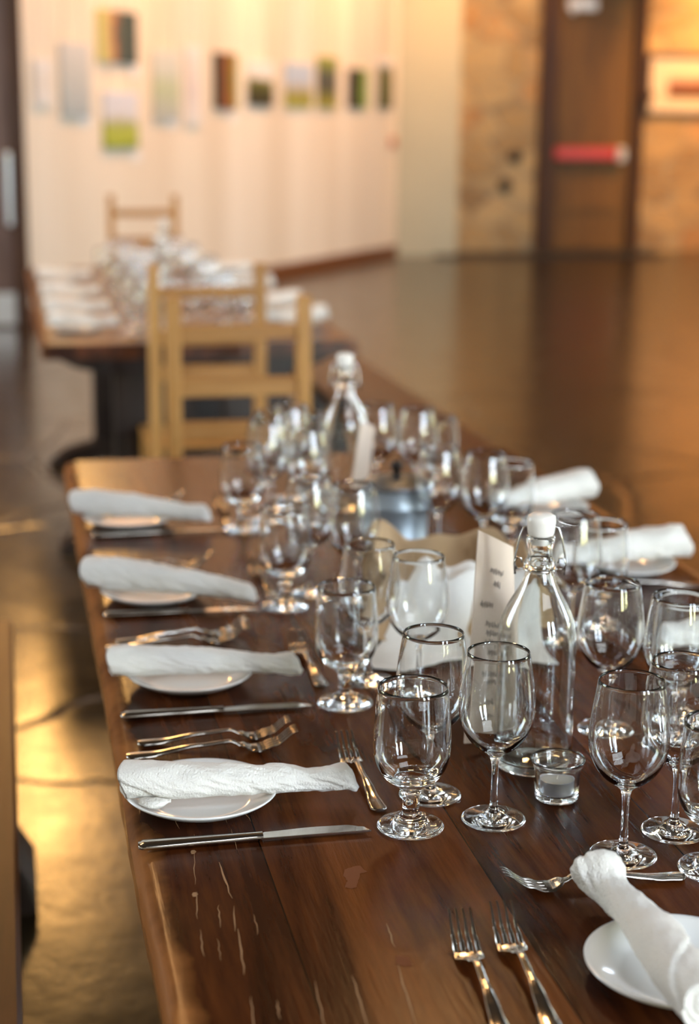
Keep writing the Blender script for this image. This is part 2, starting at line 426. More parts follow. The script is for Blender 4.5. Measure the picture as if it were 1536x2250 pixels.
# back stone wall in two pieces around the door
struct(MB().box(5.18, 6.33, 19.3, 19.7, 0, H, ).obj('wall_back', M_stone))
struct(MB().box(7.66, 10, 19.3, 19.7, 0, H).obj('wall_back_right', M_stone))
struct(MB().box(6.33, 7.66, 19.3, 19.7, 3.4, H).obj('wall_above_door', M_stone))
struct(MB().box(5, 9.9, 19.72, 19.9, 0, H).obj('light_stop_wall', M_stone))  # unseen backing added to stop light leaking in around the door
struct(MB().box(9.6, 9.8, -4.6, 19.3, 0, H).obj('wall_right', M_wall))
struct(MB().box(-4.7, -4.5, -4.6, 12.2, 0, H).obj('wall_far_left', M_wall))
struct(MB().box(-4.6, 9.8, -4.7, -4.5, 0, H).obj('wall_front', M_wall))
# windows in the wall behind the camera and in the far left wall, plus the added fill pane
for k, (x0, x1, y0, y1, z0, z1) in enumerate(WINDOWS):
    if y0 == y1:
        pb = MB().box(x0, x1, y0 - 0.01, y0 + 0.01, z0, z1)
        fr = MB()
        fr.box(x0 - .08, x0, y0 - .04, y0 + .06, z0 - .08, z1 + .08).box(x1, x1 + .08, y0 - .04, y0 + .06, z0 - .08, z1 + .08)
        fr.box(x0, x1, y0 - .04, y0 + .06, z0 - .08, z0).box(x0, x1, y0 - .04, y0 + .06, z1, z1 + .08)
        xm = (x0 + x1) / 2
        fr.box(xm - .05, xm + .05, y0 + .012, y0 + .06, z0, z1)
    else:
        pb = MB().box(x0 - 0.01, x0 + 0.01, y0, y1, z0, z1)
        fr = MB()
        fr.box(x0 - .06, x0 + .06, y0 - .08, y0, z0 - .08, z1 + .08).box(x0 - .04, x0 + .06, y1, y1 + .08, z0 - .08, z1 + .08)
        fr.box(x0 - .04, x0 + .06, y0, y1, z0 - .08, z0).box(x0 - .04, x0 + .06, y0, y1, z1, z1 + .08)
    w = empty('window_%d' % (k + 1)); struct(w)
    pb.obj('pane', M_pane if y0 == y1 else (M_pane_fill if y0 > 10 else M_pane_dim), w); fr.obj('window_frame', M_doordark, w)

# left doorway wall, door leaf with push plate and kick plate
struct(MB().box(-4.6, -0.95, 12.2, 12.4, 0, H).obj('wall_doorway', M_leftdoor))
struct(MB().box(-0.95, 0.15, 12.2, 12.4, 3.3, H).obj('wall_over_doorway', M_leftdoor))
d1 = struct(empty('door_1', (0, 12.2, 0)))
MB().box(-0.87, 0.065, 0.02, 0.075, 0.002, 3.21, 0.004).obj('door_leaf', M_leftdoor, d1)
MB().box(0.065, 0.16, -0.06, 0.12, 0, 3.3, 0.008).box(-0.95, -0.87, -0.06, 0.12, 0, 3.3, 0.008).box(-0.87, 0.065, -0.06, 0.12, 3.21, 3.3, 0.008).obj('door_frame', M_doordark, d1)
MB().box(0.012, 0.055, -0.045, -0.02, 0.74, 1.26, 0.008).box(0.02, 0.045, -0.02, 0.02, 0.80, 0.84).box(0.02, 0.045, -0.02, 0.02, 1.16, 1.20).obj('pull_handle', M_silver, d1)
MB().box(-0.84, 0.055, 0.012, 0.02, 0.02, 0.25).obj('kick_plate', M_silver, d1)

# back door with frame, panic bar and closer
d2 = struct(empty('door_2', (7.0, 19.3, 0)))
fr = MB().box(-.67, -.45, -.10, .15, 0, 3.4, .02).box(.53, .66, -.10, .15, 0, 3.4, .02).box(-.45, .53, -.10, .15, 3.2, 3.4, .02)
fr.obj('door_frame', M_doordark, d2)
dl = MB().box(-.45, .53, .0, .05, 0.002, 3.2)
dl.box(-.44, -.34, -.02, 0, .02, 3.18, .004).box(.40, .52, -.02, 0, .02, 3.18, .004)
for z0, z1 in ((.02, .12), (.48, .60), (.92, 1.06), (2.72, 2.92), (3.08, 3.18)):
    dl.box(-.34, .40, -.02, 0, z0, z1, .004)
dl.obj('door_leaf', M_doorwood, d2)
MB().box(-.46, .34, -.11, -.06, 1.10, 1.24, .02).obj('panic_bar', M_red, d2)
MB().box(.34, .44, -.12, -.02, 1.08, 1.25, .015).obj('latch_case', M_palemetal, d2)
MB().box(-.36, .0, -.10, -.02, 2.84, 2.97, .012).box(-.34, -.3, -.14, -.06, 2.80, 2.84).obj('door_closer', M_palemetal, d2)
tag(MB().box(4.9, 7.6, 18.2, 19.0, 0.0, 0.018, .006).obj('doormat', M_mat), 'dark doormat lying on the floor in front of the far wooden door', 'doormat')
# round iron fixtures on the stone wall
for x, z, lab in ((6.06, 1.13, 'upper dark round iron fitting on the stone wall left of the door'), (5.95, 0.79, 'lower dark round iron fitting on the stone wall left of the door')):
    o = MB().lathe([(0, -.001), (.07, 0), (.085, .02), (.06, .05), (.03, .06), (0, .062)], 20, Matrix.Rotation(PI / 2, 4, 'X')).obj('iron_fitting', M_darkmetal, smooth=True)
    o.location = (x, 19.299, z); tag(o, lab, 'wall fitting', 'iron fittings on the stone wall')
# small reddish call box on the cream wall
o = MB().box(-.07, .07, 0, .035, -.06, .06, .008).obj('alarm_box', simple('faded_red', (0.55, 0.22, 0.12), 0.5))
q = wallpt(-0.2, 1.29, 0.0); o.location = q; o.rotation_euler = (0, 0, math.atan2(WD.y, WD.x) + PI)
tag(o, 'small faded red alarm box on the cream wall below the last picture', 'alarm box')

# ------------------------------------------------------------------ pictures
def pic_mat(name, stops, seed, vertical=False, nz=0.35):
    m, nt, b = new_mat(name); L = nt.links.new
    tc = N(nt, 'ShaderNodeTexCoord'); sp = N(nt, 'ShaderNodeSeparateXYZ'); L(tc.outputs['Generated'], sp.inputs[0])
    no = N(nt, 'ShaderNodeTexNoise', Scale=5.0, Detail=4.0); mp = N(nt, 'ShaderNodeMapping'); mp.inputs['Location'].default_value = (seed, seed * 1.7, 0)
    L(tc.outputs['Generated'], mp.inputs['Vector']); L(mp.outputs[0], no.inputs['Vector'])
    ad = N(nt, 'ShaderNodeMath', operation='MULTIPLY_ADD'); L(no.outputs['Fac'], ad.inputs[0]); ad.inputs[1].default_value = nz
    sb = N(nt, 'ShaderNodeMath', operation='SUBTRACT'); L(sp.outputs[0 if vertical else 2], sb.inputs[0]); sb.inputs[1].default_value = nz * 0.5
    L(sb.outputs[0], ad.inputs[2])
    r = ramp(nt, stops); L(ad.outputs[0], r.inputs[0]); L(r.outputs[0], b.inputs['Base Color']); b.inputs['Roughness'].default_value = 0.5
    return m
WHT, SKY = (0.75, 0.74, 0.72), (0.45, 0.55, 0.68)
PICS = [  # s0, s1, z0, z1, (label), material stops
    (-7.47, -7.23, 1.59, 1.92, 'small white print at the left end of the picture row', [(0, WHT), (.5, (.7, .66, .6)), (1, WHT)], 0),
    (-7.10, -6.70, 1.51, 2.06, 'tall grey-blue picture second from the left door', [(0, (.36, .42, .44)), (.5, (.5, .52, .5)), (1, (.6, .6, .58))], 0),
    (-6.56, -5.97, 1.93, 2.33, 'dark picture with a yellow-green left side, highest on the cream wall', [(0, (.55, .52, .16)), (.25, (.5, .42, .18)), (.38, (.45, .16, .06)), (.5, (.07, .09, .07)), (1, (.03, .045, .04))], 1),
    (-6.50, -5.98, 1.27, 1.71, 'green meadow under pale sky picture, lowest on the cream wall', [(0, (.16, .22, .03)), (.15, (.40, .46, .04)), (.42, (.36, .40, .08)), (.52, (.5, .48, .42)), (.62, (.62, .64, .68)), (1, (.60, .64, .74))], 0),
    (-5.70, -5.26, 1.50, 2.07, 'pale grey-green landscape picture right of the stacked pair', [(0, (.42, .44, .42)), (.45, (.44, .50, .32)), (.7, (.55, .58, .52)), (1, (.62, .62, .56))], 0),
    (-5.13, -4.88, 1.47, 2.13, 'tall narrow white print beside the pale grey-green landscape', [(0, WHT), (.4, (.66, .6, .58)), (.7, (.72, .66, .62)), (1, WHT)], 0),
    (-4.60, -4.17, 1.60, 2.09, 'dark forest picture with a red patch and green right edge', [(0, (.02, .02, .015)), (.35, (.10, .05, .02)), (.55, (.34, .07, .02)), (.8, (.16, .18, .02)), (1, (.3, .3, .04))], 1),
    (-3.92, -3.40, 1.64, 2.05, 'picture with white sky above a black field', [(0, (.02, .018, .012)), (.38, (.05, .06, .015)), (.55, (.2, .2, .05)), (.62, WHT), (1, WHT)], 0),
    (-3.10, -2.49, 1.64, 2.06, 'picture of blue sky over a yellow-green field', [(0, (.4, .38, .04)), (.3, (.25, .25, .05)), (.45, (.5, .45, .38)), (.6, SKY), (1, SKY)], 0),
    (-2.32, -1.85, 1.64, 2.15, 'narrow green and blue-black woodland picture', [(0, (.34, .32, .03)), (.35, (.08, .09, .05)), (.6, (.05, .06, .08)), (1, (.28, .34, .05))], 0),
    (-1.53, -1.02, 1.65, 2.06, 'picture with a dark left half and bright green right edge', [(0, (.02, .02, .02)), (.5, (.05, .05, .03)), (.75, (.12, .25, .02)), (1, (.2, .4, .03))], 1),
    (-0.66, -0.26, 1.66, 2.20, 'dark olive picture with a white top, last before the pier', [(0, (.06, .07, .02)), (.45, (.10, .11, .03)), (.78, (.12, .12, .04)), (.88, WHT), (1, WHT)], 0),
]
wall_rz = math.atan2(WD.y, WD.x)
for k, (s0, s1, z0, z1, lab, stops, vert) in enumerate(PICS):
    e = empty('framed_picture', wallpt((s0 + s1) / 2, (z0 + z1) / 2, 0.002), wall_rz, lab + ' on the cream wall' if 'cream wall' not in lab else lab, 'picture', 'pictures on the cream gallery wall')
    w, h = (s1 - s0) / 2, (z1 - z0) / 2
    MB().box(-w, w, -0.028, 0, -h, h, .002).obj('canvas', pic_mat('painting', stops, 3.1 * k, vert), e)
    MB().tube([(-w * .8, -0.005, h - .01), (-w * .15, -0.005, h + .9)], 0.0018, 6).tube([(w * .8, -0.005, h - .01), (w * .15, -0.005, h + .9)], 0.0018, 6).obj('hanging_wire', M_darkmetal, e)
for s, z, near in ((-5.98, 1.885, 'dark picture at the top'), (-5.98, 1.21, 'green meadow picture'), (-5.38, 1.47, 'pale grey-green landscape'), (-6.76, 1.48, 'tall grey-blue picture'), (-4.22, 1.54, 'dark forest picture')):
    o = MB().box(-.07, .07, -.006, 0, -.035, .035).obj('caption_card', simple('white_card', (.85, .84, .82), .6))
    o.location = wallpt(s, z, .002); o.rotation_euler = (0, 0, wall_rz)
    tag(o, 'small white caption card below the ' + near, 'caption card', 'caption cards below the pictures')
# framed picture on the stone wall, right
e = empty('framed_picture', (8.25, 19.298, 2.0), 0, 'wide framed picture of red hills in a cream mount, right of the far door', 'picture')
MB().box(-.55, -.51, -.05, 0, -.36, .36, .006).box(.51, .55, -.05, 0, -.36, .36, .006).box(-.51, .51, -.05, 0, -.36, -.32, .006).box(-.51, .51, -.05, 0, .32, .36, .006).obj('frame', simple('black_frame', (.03, .028, .025), .4), e)
MB().box(-.51, .51, -.02, 0, -.32, .32).obj('mount', simple('mount_board', (.72, .60, .46), .8), e)
MB().box(-.28, .28, -.026, -.02, -.16, .15).obj('print', pic_mat('hill_print', [(0, (.25, .15, .03)), (.35, (.10, .03, .02)), (.55, (.30, .08, .04)), (.72, (.60, .42, .30)), (1, (.68, .54, .40))], 9), e)
o = MB().box(-.04, .04, -.06, 0, -.06, .06, .01).lathe([(0, 0), (.03, 0), (.05, .05), (0, .06)], 12, Matrix.Translation((0, -.09, -.03))).obj('thermostat', M_darkmetal)
o.location = (7.68, 19.19, 1.86); tag(o, 'small dark device on the wall between the far door and the framed picture', 'wall device')

# ------------------------------------------------------------------ tables and benches
def table(name, x0, x1, y0, y1, mat, label, trestles, feet):
    e = empty(name, ((x0 + x1) / 2, (y0 + y1) / 2, 0), 0, label, 'table')
    cx, cy = (x0 + x1) / 2, (y0 + y1) / 2
    # top : long slab with a slightly wavy worn rim
    ny = 90; prof = []
    t = 0.052; hw = (x1 - x0) / 2
    verts = []; faces = []
    sec = [(-hw + .006, TT - t), (-hw, TT - t + .008), (-hw - 0.001, TT - .016), (-hw + .005, TT - .006), (-hw + .015, TT - .0012), (-hw + .03, TT)]
    nx = 4
    sec += [(-hw + .03 + (2 * hw - .06) * i / nx, TT) for i in range(1, nx)]
    sec += [(hw - .03, TT), (hw - .015, TT - .0012), (hw - .005, TT - .006), (hw + .001, TT - .016), (hw, TT - t + .008), (hw - .006, TT - t)]
    n = len(sec)
    for j in range(ny + 1):
        y = y0 + (y1 - y0) * j / ny
        for i, (x, z) in enumerate(sec):
            edge = 1.0 if (i < 5 or i >= n - 5) else 0.0
            wv = noise.noise(Vector((i * 0.15 + (3 if i > n / 2 else 0), y * 3.1, 1.7))) * 0.003 * edge + noise.noise(Vector((i * .3, y * 14, 5))) * 0.0012 * edge
            dz = -abs(noise.noise(Vector((i, y * 9, 2)))) * 0.002 if (2 < i < 5 or n - 6 < i < n - 3) else 0
            yy = y
            verts.append((x + cx + wv, yy, z + dz))
    for j in range(ny):
        for i in range(n):
            i2 = (i + 1) % n
            faces.append((j * n + i, j * n + i2, (j + 1) * n + i2, (j + 1) * n + i))
    faces.append(tuple(range(n))); faces.append(tuple(range(ny * n, (ny + 1) * n))[::-1])
    verts = [(x - cx, y - cy, z) for x, y, z in verts]
    # object coordinates must stay in world x for the boards: shift back through mesh placement
    top = mesh_obj('tabletop', [(x + cx, y + cy, z) for x, y, z in verts], faces, mat, e, smooth=True, sharp=0.6)
    top.location = (-cx, -cy, 0)
    fx0, fx1 = feet
    for ty in trestles:
        m = MB()
        w = fx1 - fx0; mid = (fx0 + fx1) / 2
        def Y(a, b2): return (ty - cy + a, ty - cy + b2)
        # two upright boards
        for a, b2 in ((fx0 + .2 * w, mid - .02), (mid + .09, fx1 - .16 * w)):
            ya, yb = Y(-.03, .03); m.box(a - cx, b2 - cx, ya, yb, .10, TT - t - .06, .006)
        # rounded foot with arch, and bracket under the top
        for (za, zb, inv) in ((0.0, .115, False), (TT - t - .075, TT - t - .001, True)):
            k = 14; ring0 = []; 
            pts = []
            for i in range(k + 1):
                a = i / k; x = fx0 + w * a
                edge = min(a, 1 - a) * w
                hgt = (zb - za) * (0.62 + 0.38 * smoothstep(0.05, 0.22, edge)) * math.sqrt(max(0.05, min(1, edge / 0.03)))
                low = 0.03 * smoothstep(.12, .2, edge) if not inv else 0
                if inv: pts.append((x, zb - hgt, zb))
                else: pts.append((x, za + low, za + hgt))
            rings = []
            ya, yb = Y(-.06, .06)
            for x, zl, zh in pts:
                rings.append([(x - cx, ya, zl), (x - cx, yb, zl), (x - cx, yb, zh), (x - cx, ya, zh)])
            m.loft(rings)
        m.obj('trestle', M_darkwood, e)
    if len(trestles) > 1:
        MB().box(-.04, .04, min(trestles) - cy + .03, max(trestles) - cy - .03, .22, .34, .006).obj('stretcher', M_darkwood, e)
    return e
near_table = table('dining_table', 0.105, 1.115, 0.62, 3.51, M_table, 'long dark-stained plank table in the foreground, laid with places and glasses', (1.1, 3.0), (0.27, 0.96))
far_table = table('dining_table', 0.10, 1.175, 5.45, 8.45, M_ftable, 'second dark trestle table behind the pine chairs, laid with many glasses', (5.64, 7.1), (0.15, 1.125))

def bench(x0, x1, y0, y1, label, trestles, footx):
    cx, cy = (x0 + x1) / 2, (y0 + y1) / 2
    e = empty('wooden_bench', (cx, cy, 0), 0, label, 'bench')
    MB().box(x0 - cx, x1 - cx, y0 - cy, y1 - cy, .40, .45, .006).obj('seat', M_bench, e)
    for ty in trestles:
        m = MB().box(x0 + .07 - cx, x1 - .07 - cx, ty - .025 - cy, ty + .025 - cy, .08, .40, .005)
        m.obj('leg', M_darkwood, e)
        rings = []
        for i in range(13):
            a = i / 12; x = footx[0] + (footx[1] - footx[0]) * a - cx; ed = min(a, 1 - a) * (footx[1] - footx[0])
            hh = .12 * math.sqrt(max(.12, min(1, ed / .05)))
            rings.append([(x, ty - .11 - cy, 0), (x, ty + .11 - cy, 0), (x, ty + .10 - cy, hh), (x, ty - .10 - cy, hh)])
        MB().loft(rings).obj('foot', M_darkwood, e)
    return e
bench(-.36, -.015, .3, 3.34, 'reddish brown plank bench along the left side of the near table', (.7, 3.0), (-.36, .012))
bench(1.20, 1.545, 4.75, 7.5, 'dark plank bench along the right side of the second table', (5.1, 7.1), (1.22, 1.53))

# worn marks on the near table top, kept as parts of the table
def mark(name, pts, widths, mat):
    v = []; f = []
    n = len(pts)
    for i, (x, y) in enumerate(pts):
        w = widths[i] / 2
        v += [(x - w, y, TT + .0004), (x + w, y, TT + .0004)]
    for i in range(n - 1): f.append((2 * i, 2 * i + 1, 2 * i + 3, 2 * i + 2))
    o = mesh_obj(name, [(x - near_table.location.x, y - near_table.location.y, z) for x, y, z in v], f, mat, near_table)
    return o
rs = random.Random(3)
for (xa, ya, xb, yb, w) in ((.163, 1.512, .155, 1.44, .0012), (.155, 1.425, .149, 1.37, .0016), (.184, 1.485, .186, 1.405, .0026), (.186, 1.39, .180, 1.34, .0016),
                            (.183, 1.345, .178, 1.262, .0026), (.178, 1.225, .172, 1.17, .002), (.150, 1.35, .147, 1.30, .0016), (.319, 1.33, .316, 1.285, .0016),
                            (.312, 1.255, .303, 1.155, .0028), (.269, 1.243, .264, 1.155, .0026), (.235, 1.24, .229, 1.15, .002), (.198, 1.215, .196, 1.185, .002),
                            (.163, 1.33, .161, 1.29, .0012), (.172, 1.395, .168, 1.35, .0014), (.207, 1.56, .205, 1.51, .0014), (.168, 1.555, .166, 1.525, .0012),
                            (.202, 1.37, .200, 1.33, .0012), (.195, 1.64, .205, 1.575, .0014), (.222, 1.63, .230, 1.575, .0014), (.15, 1.60, .154, 1.57, .0012)):
    k = 7; pts = []; ws = []
    for i in range(k):
        t = i / (k - 1)
        pts.append((xa + (xb - xa) * t + rs.uniform(-.0008, .0008), ya + (yb - ya) * t)); ws.append(w * .62 * (0.25 + math.sin(PI * t) * rs.uniform(.6, 1.1)))
    mark('scratch', pts, ws, M_scratch)
for outline in ([(0.3033, 1.4453), (0.3127, 1.4507), (0.3198, 1.4515), (0.3243, 1.4383), (0.3169, 1.4336), (0.3114, 1.4206), (0.3075, 1.4065), (0.3017, 1.4046), (0.2958, 1.4086), (0.3012, 1.4214), (0.2999, 1.4327)],
                [(0.3145, 1.2696), (0.3244, 1.2661), (0.3247, 1.2506), (0.3171, 1.2496), (0.3104, 1.2557)]):
    pts = []
    for (xa, ya), (xb, yb) in zip(outline, outline[1:] + outline[:1]):
        for i in range(4):
            pts.append((xa + (xb - xa) * i / 4 + rs.uniform(-.0006, .0006), ya + (yb - ya) * i / 4 + rs.uniform(-.0008, .0008)))
    mesh_obj('worn_patch', [(x - near_table.location.x, y - near_table.location.y, TT + .0004) for x, y in pts], [tuple(range(len(pts)))[::-1]], M_chip, near_table)
mark('worn_patch', [(.152, 1.415), (.153, 1.42), (.153, 1.424)], [.003, .006, .003], M_scratch)
mark('worn_patch', [(.161, 1.508), (.162, 1.513), (.162, 1.517)], [.003, .006, .003], M_scratch)

# ------------------------------------------------------------------ chairs
def chair(loc, rz, label):
    """origin on the floor midway between the back posts; seat extends to +y"""
    e = empty('ladderback_chair', loc, rz, label, 'chair', 'pine ladderback chairs')
    hw, pw = .17, .019
    for s in (-1, 1):
        MB().box(s * hw - pw, s * hw + pw, -pw, pw, 0, 1.035, .004).obj('back_post', M_pine, e)
        MB().box(s * hw - pw, s * hw + pw, .34, .376, 0, .43, .004).obj('front_leg', M_pine, e)
        MB().box(s * hw - .011, s * hw + .011, pw, .34, .18, .215, .003).obj('side_stretcher', M_pine, e)
    for z0, z1 in ((.925, .962), (.775, .825), (.66, .71)):
        MB().box(-hw + pw, hw - pw, -.010, .010, z0, z1, .004).obj('back_rail', M_pineh, e)
    MB().box(-hw + pw, hw - pw, -.01, .01, .22, .255, .003).obj('back_stretcher', M_pineh, e)
    MB().box(-hw + pw, hw - pw, .348, .368, .25, .285, .003).obj('front_stretcher', M_pineh, e)
    MB().box(-hw - pw - .004, hw + pw + .004, pw + .001, .385, .43, .452, .006).obj('seat', M_pineh, e)
    return e
chair((.581, 4.17, 0), PI, 'pine ladderback chair at the far end of the near table, facing the camera')
chair((.622, 5.19, 0), 0, 'pine ladderback chair at the near end of the second table, facing away from us')
c3 = chair((.723, 8.86, 0), PI, 'pine ladderback chair at the far end of the second table against the cream wall')
c3.scale = (1, 1, 1.06)

# ------------------------------------------------------------------ tableware builders
def make_wine():
    t = .0011
    out = [(0, 0), (.020, .0005), (.033, .0006), (.0342, .0014), (.0338, .0026), (.024, .0045), (.012, .0075), (.006, .012), (.0042, .02), (.0037, .035), (.0036, .055),
           (.0042, .066), (.0065, .0725), (.0125, .0775), (.021, .083), (.029, .0915), (.035, .102), (.0388, .114), (.0400, .126), (.0394, .140), (.0372, .158), (.0345, .175), (.0326, .1868)]
    inn = [(.0326 - .0004, .1874), (.0326 - t, .1868), (.0345 - t, .175), (.0372 - t, .158), (.0394 - t, .140), (.0400 - t, .126), (.0388 - t, .114), (.035 - t, .1025), (.0285 - t, .0928), (.0205 - t, .0852), (.012, .0808), (.006, .0785), (0, .0778)]
    return out + inn
def make_goblet():
    t = .0015
    out = [(0, .002), (.012, .001), (.030, .0004), (.0348, .0012), (.0352, .003), (.034, .0045), (.026, .0065), (.018, .0085), (.0165, .0125), (.0125, .0145), (.0095, .018), (.0085, .026), (.0088, .034), (.0105, .041), (.0135, .0455),
           (.0165, .049), (.0235, .053), (.0310, .0605), (.0365, .070), (.0395, .081), (.0404, .093), (.0401, .108), (.0388, .125), (.0373, .142), (.0363, .1555)]
    inn = [(.0363 - .0006, .1562), (.0363 - t, .1555), (.0373 - t, .142), (.0388 - t, .125), (.0401 - t, .108), (.0404 - t, .093), (.0395 - t, .0815), (.0362 - t, .0715), (.030, .064), (.022, .0585), (.012, .056), (0, .0553)]
    return out + inn
def refine(prof, k=2):
    """Catmull-Rom refinement so the silhouettes stay round"""
    P = [Vector((a, b2)) for a, b2 in prof]; out = []
    for i in range(len(P) - 1):
        p0 = P[max(0, i - 1)]; p1 = P[i]; p2 = P[i + 1]; p3 = P[min(len(P) - 1, i + 2)]
        d1 = (p1 - p0).length; d2 = (p2 - p1).length; d3 = (p3 - p2).length
        kk = k if (d2 > .004) else 1
        for j in range(kk):
            t = j / kk
            m1 = (p2 - p0) * (d2 / max(1e-6, d1 + d2)) if i > 0 else (p2 - p1)
            m2 = (p3 - p1) * (d2 / max(1e-6, d2 + d3)) if i < len(P) - 2 else (p2 - p1)
            t2, t3 = t * t, t * t * t
            q = p1 * (2 * t3 - 3 * t2 + 1) + m1 * (t3 - 2 * t2 + t) + p2 * (-2 * t3 + 3 * t2) + m2 * (t3 - t2)
            out.append((max(0, q.x), q.y))
    out.append(prof[-1]); return out
def lathe_obj(name, prof, mat, seg=56):
    m = MB().lathe(prof, seg)
    o = m.obj(name, mat, smooth=True)
    import bmesh
    bm = bmesh.new(); bm.from_mesh(o.data); bmesh.ops.remove_doubles(bm, verts=bm.verts, dist=1e-6)
    bmesh.ops.recalc_face_normals(bm, faces=bm.faces); bm.to_mesh(o.data); bm.free(); o.data.shade_smooth()
    return o
proto = {}
def place_mesh(kind, x, y, label, group, cat, z=TT + .0005, rz=0):
    if kind in proto and proto[kind][1]:
        o = proto[kind][0]; proto[kind] = (o, False)
        o.location = (x, y, z); o.rotation_euler = (0, 0, rz)
    else:
        o = proto[kind][0].copy(); COL.objects.link(o); o.location = (x, y, z); o.rotation_euler = (0, 0, rz)
    tag(o, label, cat, group); return o
proto['wine'] = (lathe_obj('wine_glass', refine(make_wine(), 3), M_glass, 64), True)
proto['goblet'] = (lathe_obj('water_goblet', refine(make_goblet(), 3), M_glass, 64), True)
GL = 'glasses on the near table'
GLASSES = [
    ('goblet', .391, 1.530, 'nearest thick-stemmed water goblet on the left, beside the point of the nearest knife'),
    ('wine', .432, 1.607, 'stemmed wine glass standing just behind the nearest left water goblet'),
    ('wine', .482, 1.533, 'wine glass in front of the near swing-top bottle, left of the tealight'),
    ('goblet', .399, 1.907, 'water goblet beside the knife tip of the second left place setting'),
    ('wine', .446, 1.990, 'wine glass behind the second left water goblet, left of the pair by the cloth'),
    ('wine', .494, 1.920, 'wine glass in front of the white cloth in the bread basket'),
    ('goblet', .394, 2.341, 'water goblet beside the knife tip of the third left place setting'),
    ('wine', .444, 2.408, 'wine glass behind the third left water goblet'),
    ('wine', .499, 2.338, 'wine glass just left of the lidded zinc pot'),
    ('goblet', .400, 2.832, 'water goblet beside the farthest left place setting of the near table'),
    ('wine', .455, 2.900, 'wine glass behind the farthest left water goblet of the near table'),
    ('wine', .515, 2.815, 'wine glass right of the farthest left water goblet, left of the far swing-top bottle'),
    ('wine', .585, 1.424, 'nearest wine glass on the right, standing just above the rolled napkin'),
    ('wine', .659, 1.470, 'wine glass at the right frame edge behind the nearest right wine glass'),
    ('goblet', .662, 1.378, 'water goblet cut by the right frame edge, beside the crosswise fork'),
    ('wine', .693, 1.762, 'wine glass right of the near swing-top bottle, second row'),
    ('wine', .750, 1.693, 'wine glass near the right edge, right of the one beside the bottle'),
    ('goblet', .795, 1.782, 'water goblet near the right edge behind the second-row wine glasses'),
    ('wine', .767, 2.105, 'wine glass behind the near bottle, in front of the right napkin plate'),
    ('goblet', .833, 2.172, 'water goblet just in front of the right napkin plate'),
    ('wine', .766, 2.543, 'tall wine glass right of the lidded zinc pot'),
    ('goblet', .834, 2.615, 'water goblet left of the farthest right napkin'),
    ('wine', .704, 2.608, 'wine glass just behind the lidded zinc pot on its right'),
    ('wine', .761, 2.985, 'wine glass at the far right of the near table cluster'),
    ('goblet', .822, 3.060, 'water goblet at the far right of the near table cluster'),
    ('wine', .694, 3.040, 'wine glass right of the far swing-top bottle'),
    ('wine', .481, 2.994, 'leftmost wine glass in the farthest row of the near table'),
    ('wine', .528, 3.066, 'second wine glass from the left in the farthest row of the near table'),
    ('goblet', .575, 3.150, 'water goblet in the farthest row, behind the far swing-top bottle'),
]
for kind, x, y, lab in GLASSES:
    place_mesh(kind, x, y, lab, GL, 'glass')
# far table: three glasses per place
FAR_L = (5.78, 6.28, 6.88, 7.62); FAR_R = (5.90, 6.45, 7.15, 7.85)
ORD = ('nearest', 'second', 'third', 'farthest')
for side, ys in (('left', FAR_L), ('right', FAR_R)):
    for k, y in enumerate(ys):
        sx = 1 if side == 'left' else -1
        x0 = .437 if side == 'left' else .862
        for j, (kind, dx, dy, nm) in enumerate((('goblet', 0, 0, 'water goblet'), ('wine', .062, .09, 'wine glass behind the goblet'), ('wine', .115, -.01, 'wine glass nearest the table middle'))):
            place_mesh(kind, x0 + sx * dx, y + dy, '%s at the %s %s place of the second table' % (nm, ORD[k], side), 'glasses on the second table', 'glass')
for x, y, w in ((.60, 5.62, 'left'), (.68, 5.70, 'middle'), (.76, 5.62, 'right')):
    place_mesh('wine', x, y, '%s wine glass of the three at the head place of the second table' % w, 'glasses on the second table', 'glass')
for x, y, w in ((.60, 7.2, 'left'), (.67, 7.3, 'right')):
    place_mesh('wine', x, y, '%s glass of the spare pair in the middle of the second table' % w, 'glasses on the second table', 'glass')

# plates
PL = [(0, .0008), (.045, .0008), (.050, 0), (.053, .001), (.066, .006), (.079, .0135), (.0825, .0165), (.0828, .0178), (.0815, .0182), (.078, .0165), (.064, .0095), (.054, .0052), (.049, .0043), (0, .0040)]
proto['plate'] = (lathe_obj('bread_plate', refine(PL, 2), M_china, 72), True)
def plate(x, y, label, group): return place_mesh('plate', x, y, label, group, 'plate', TT + .0002)

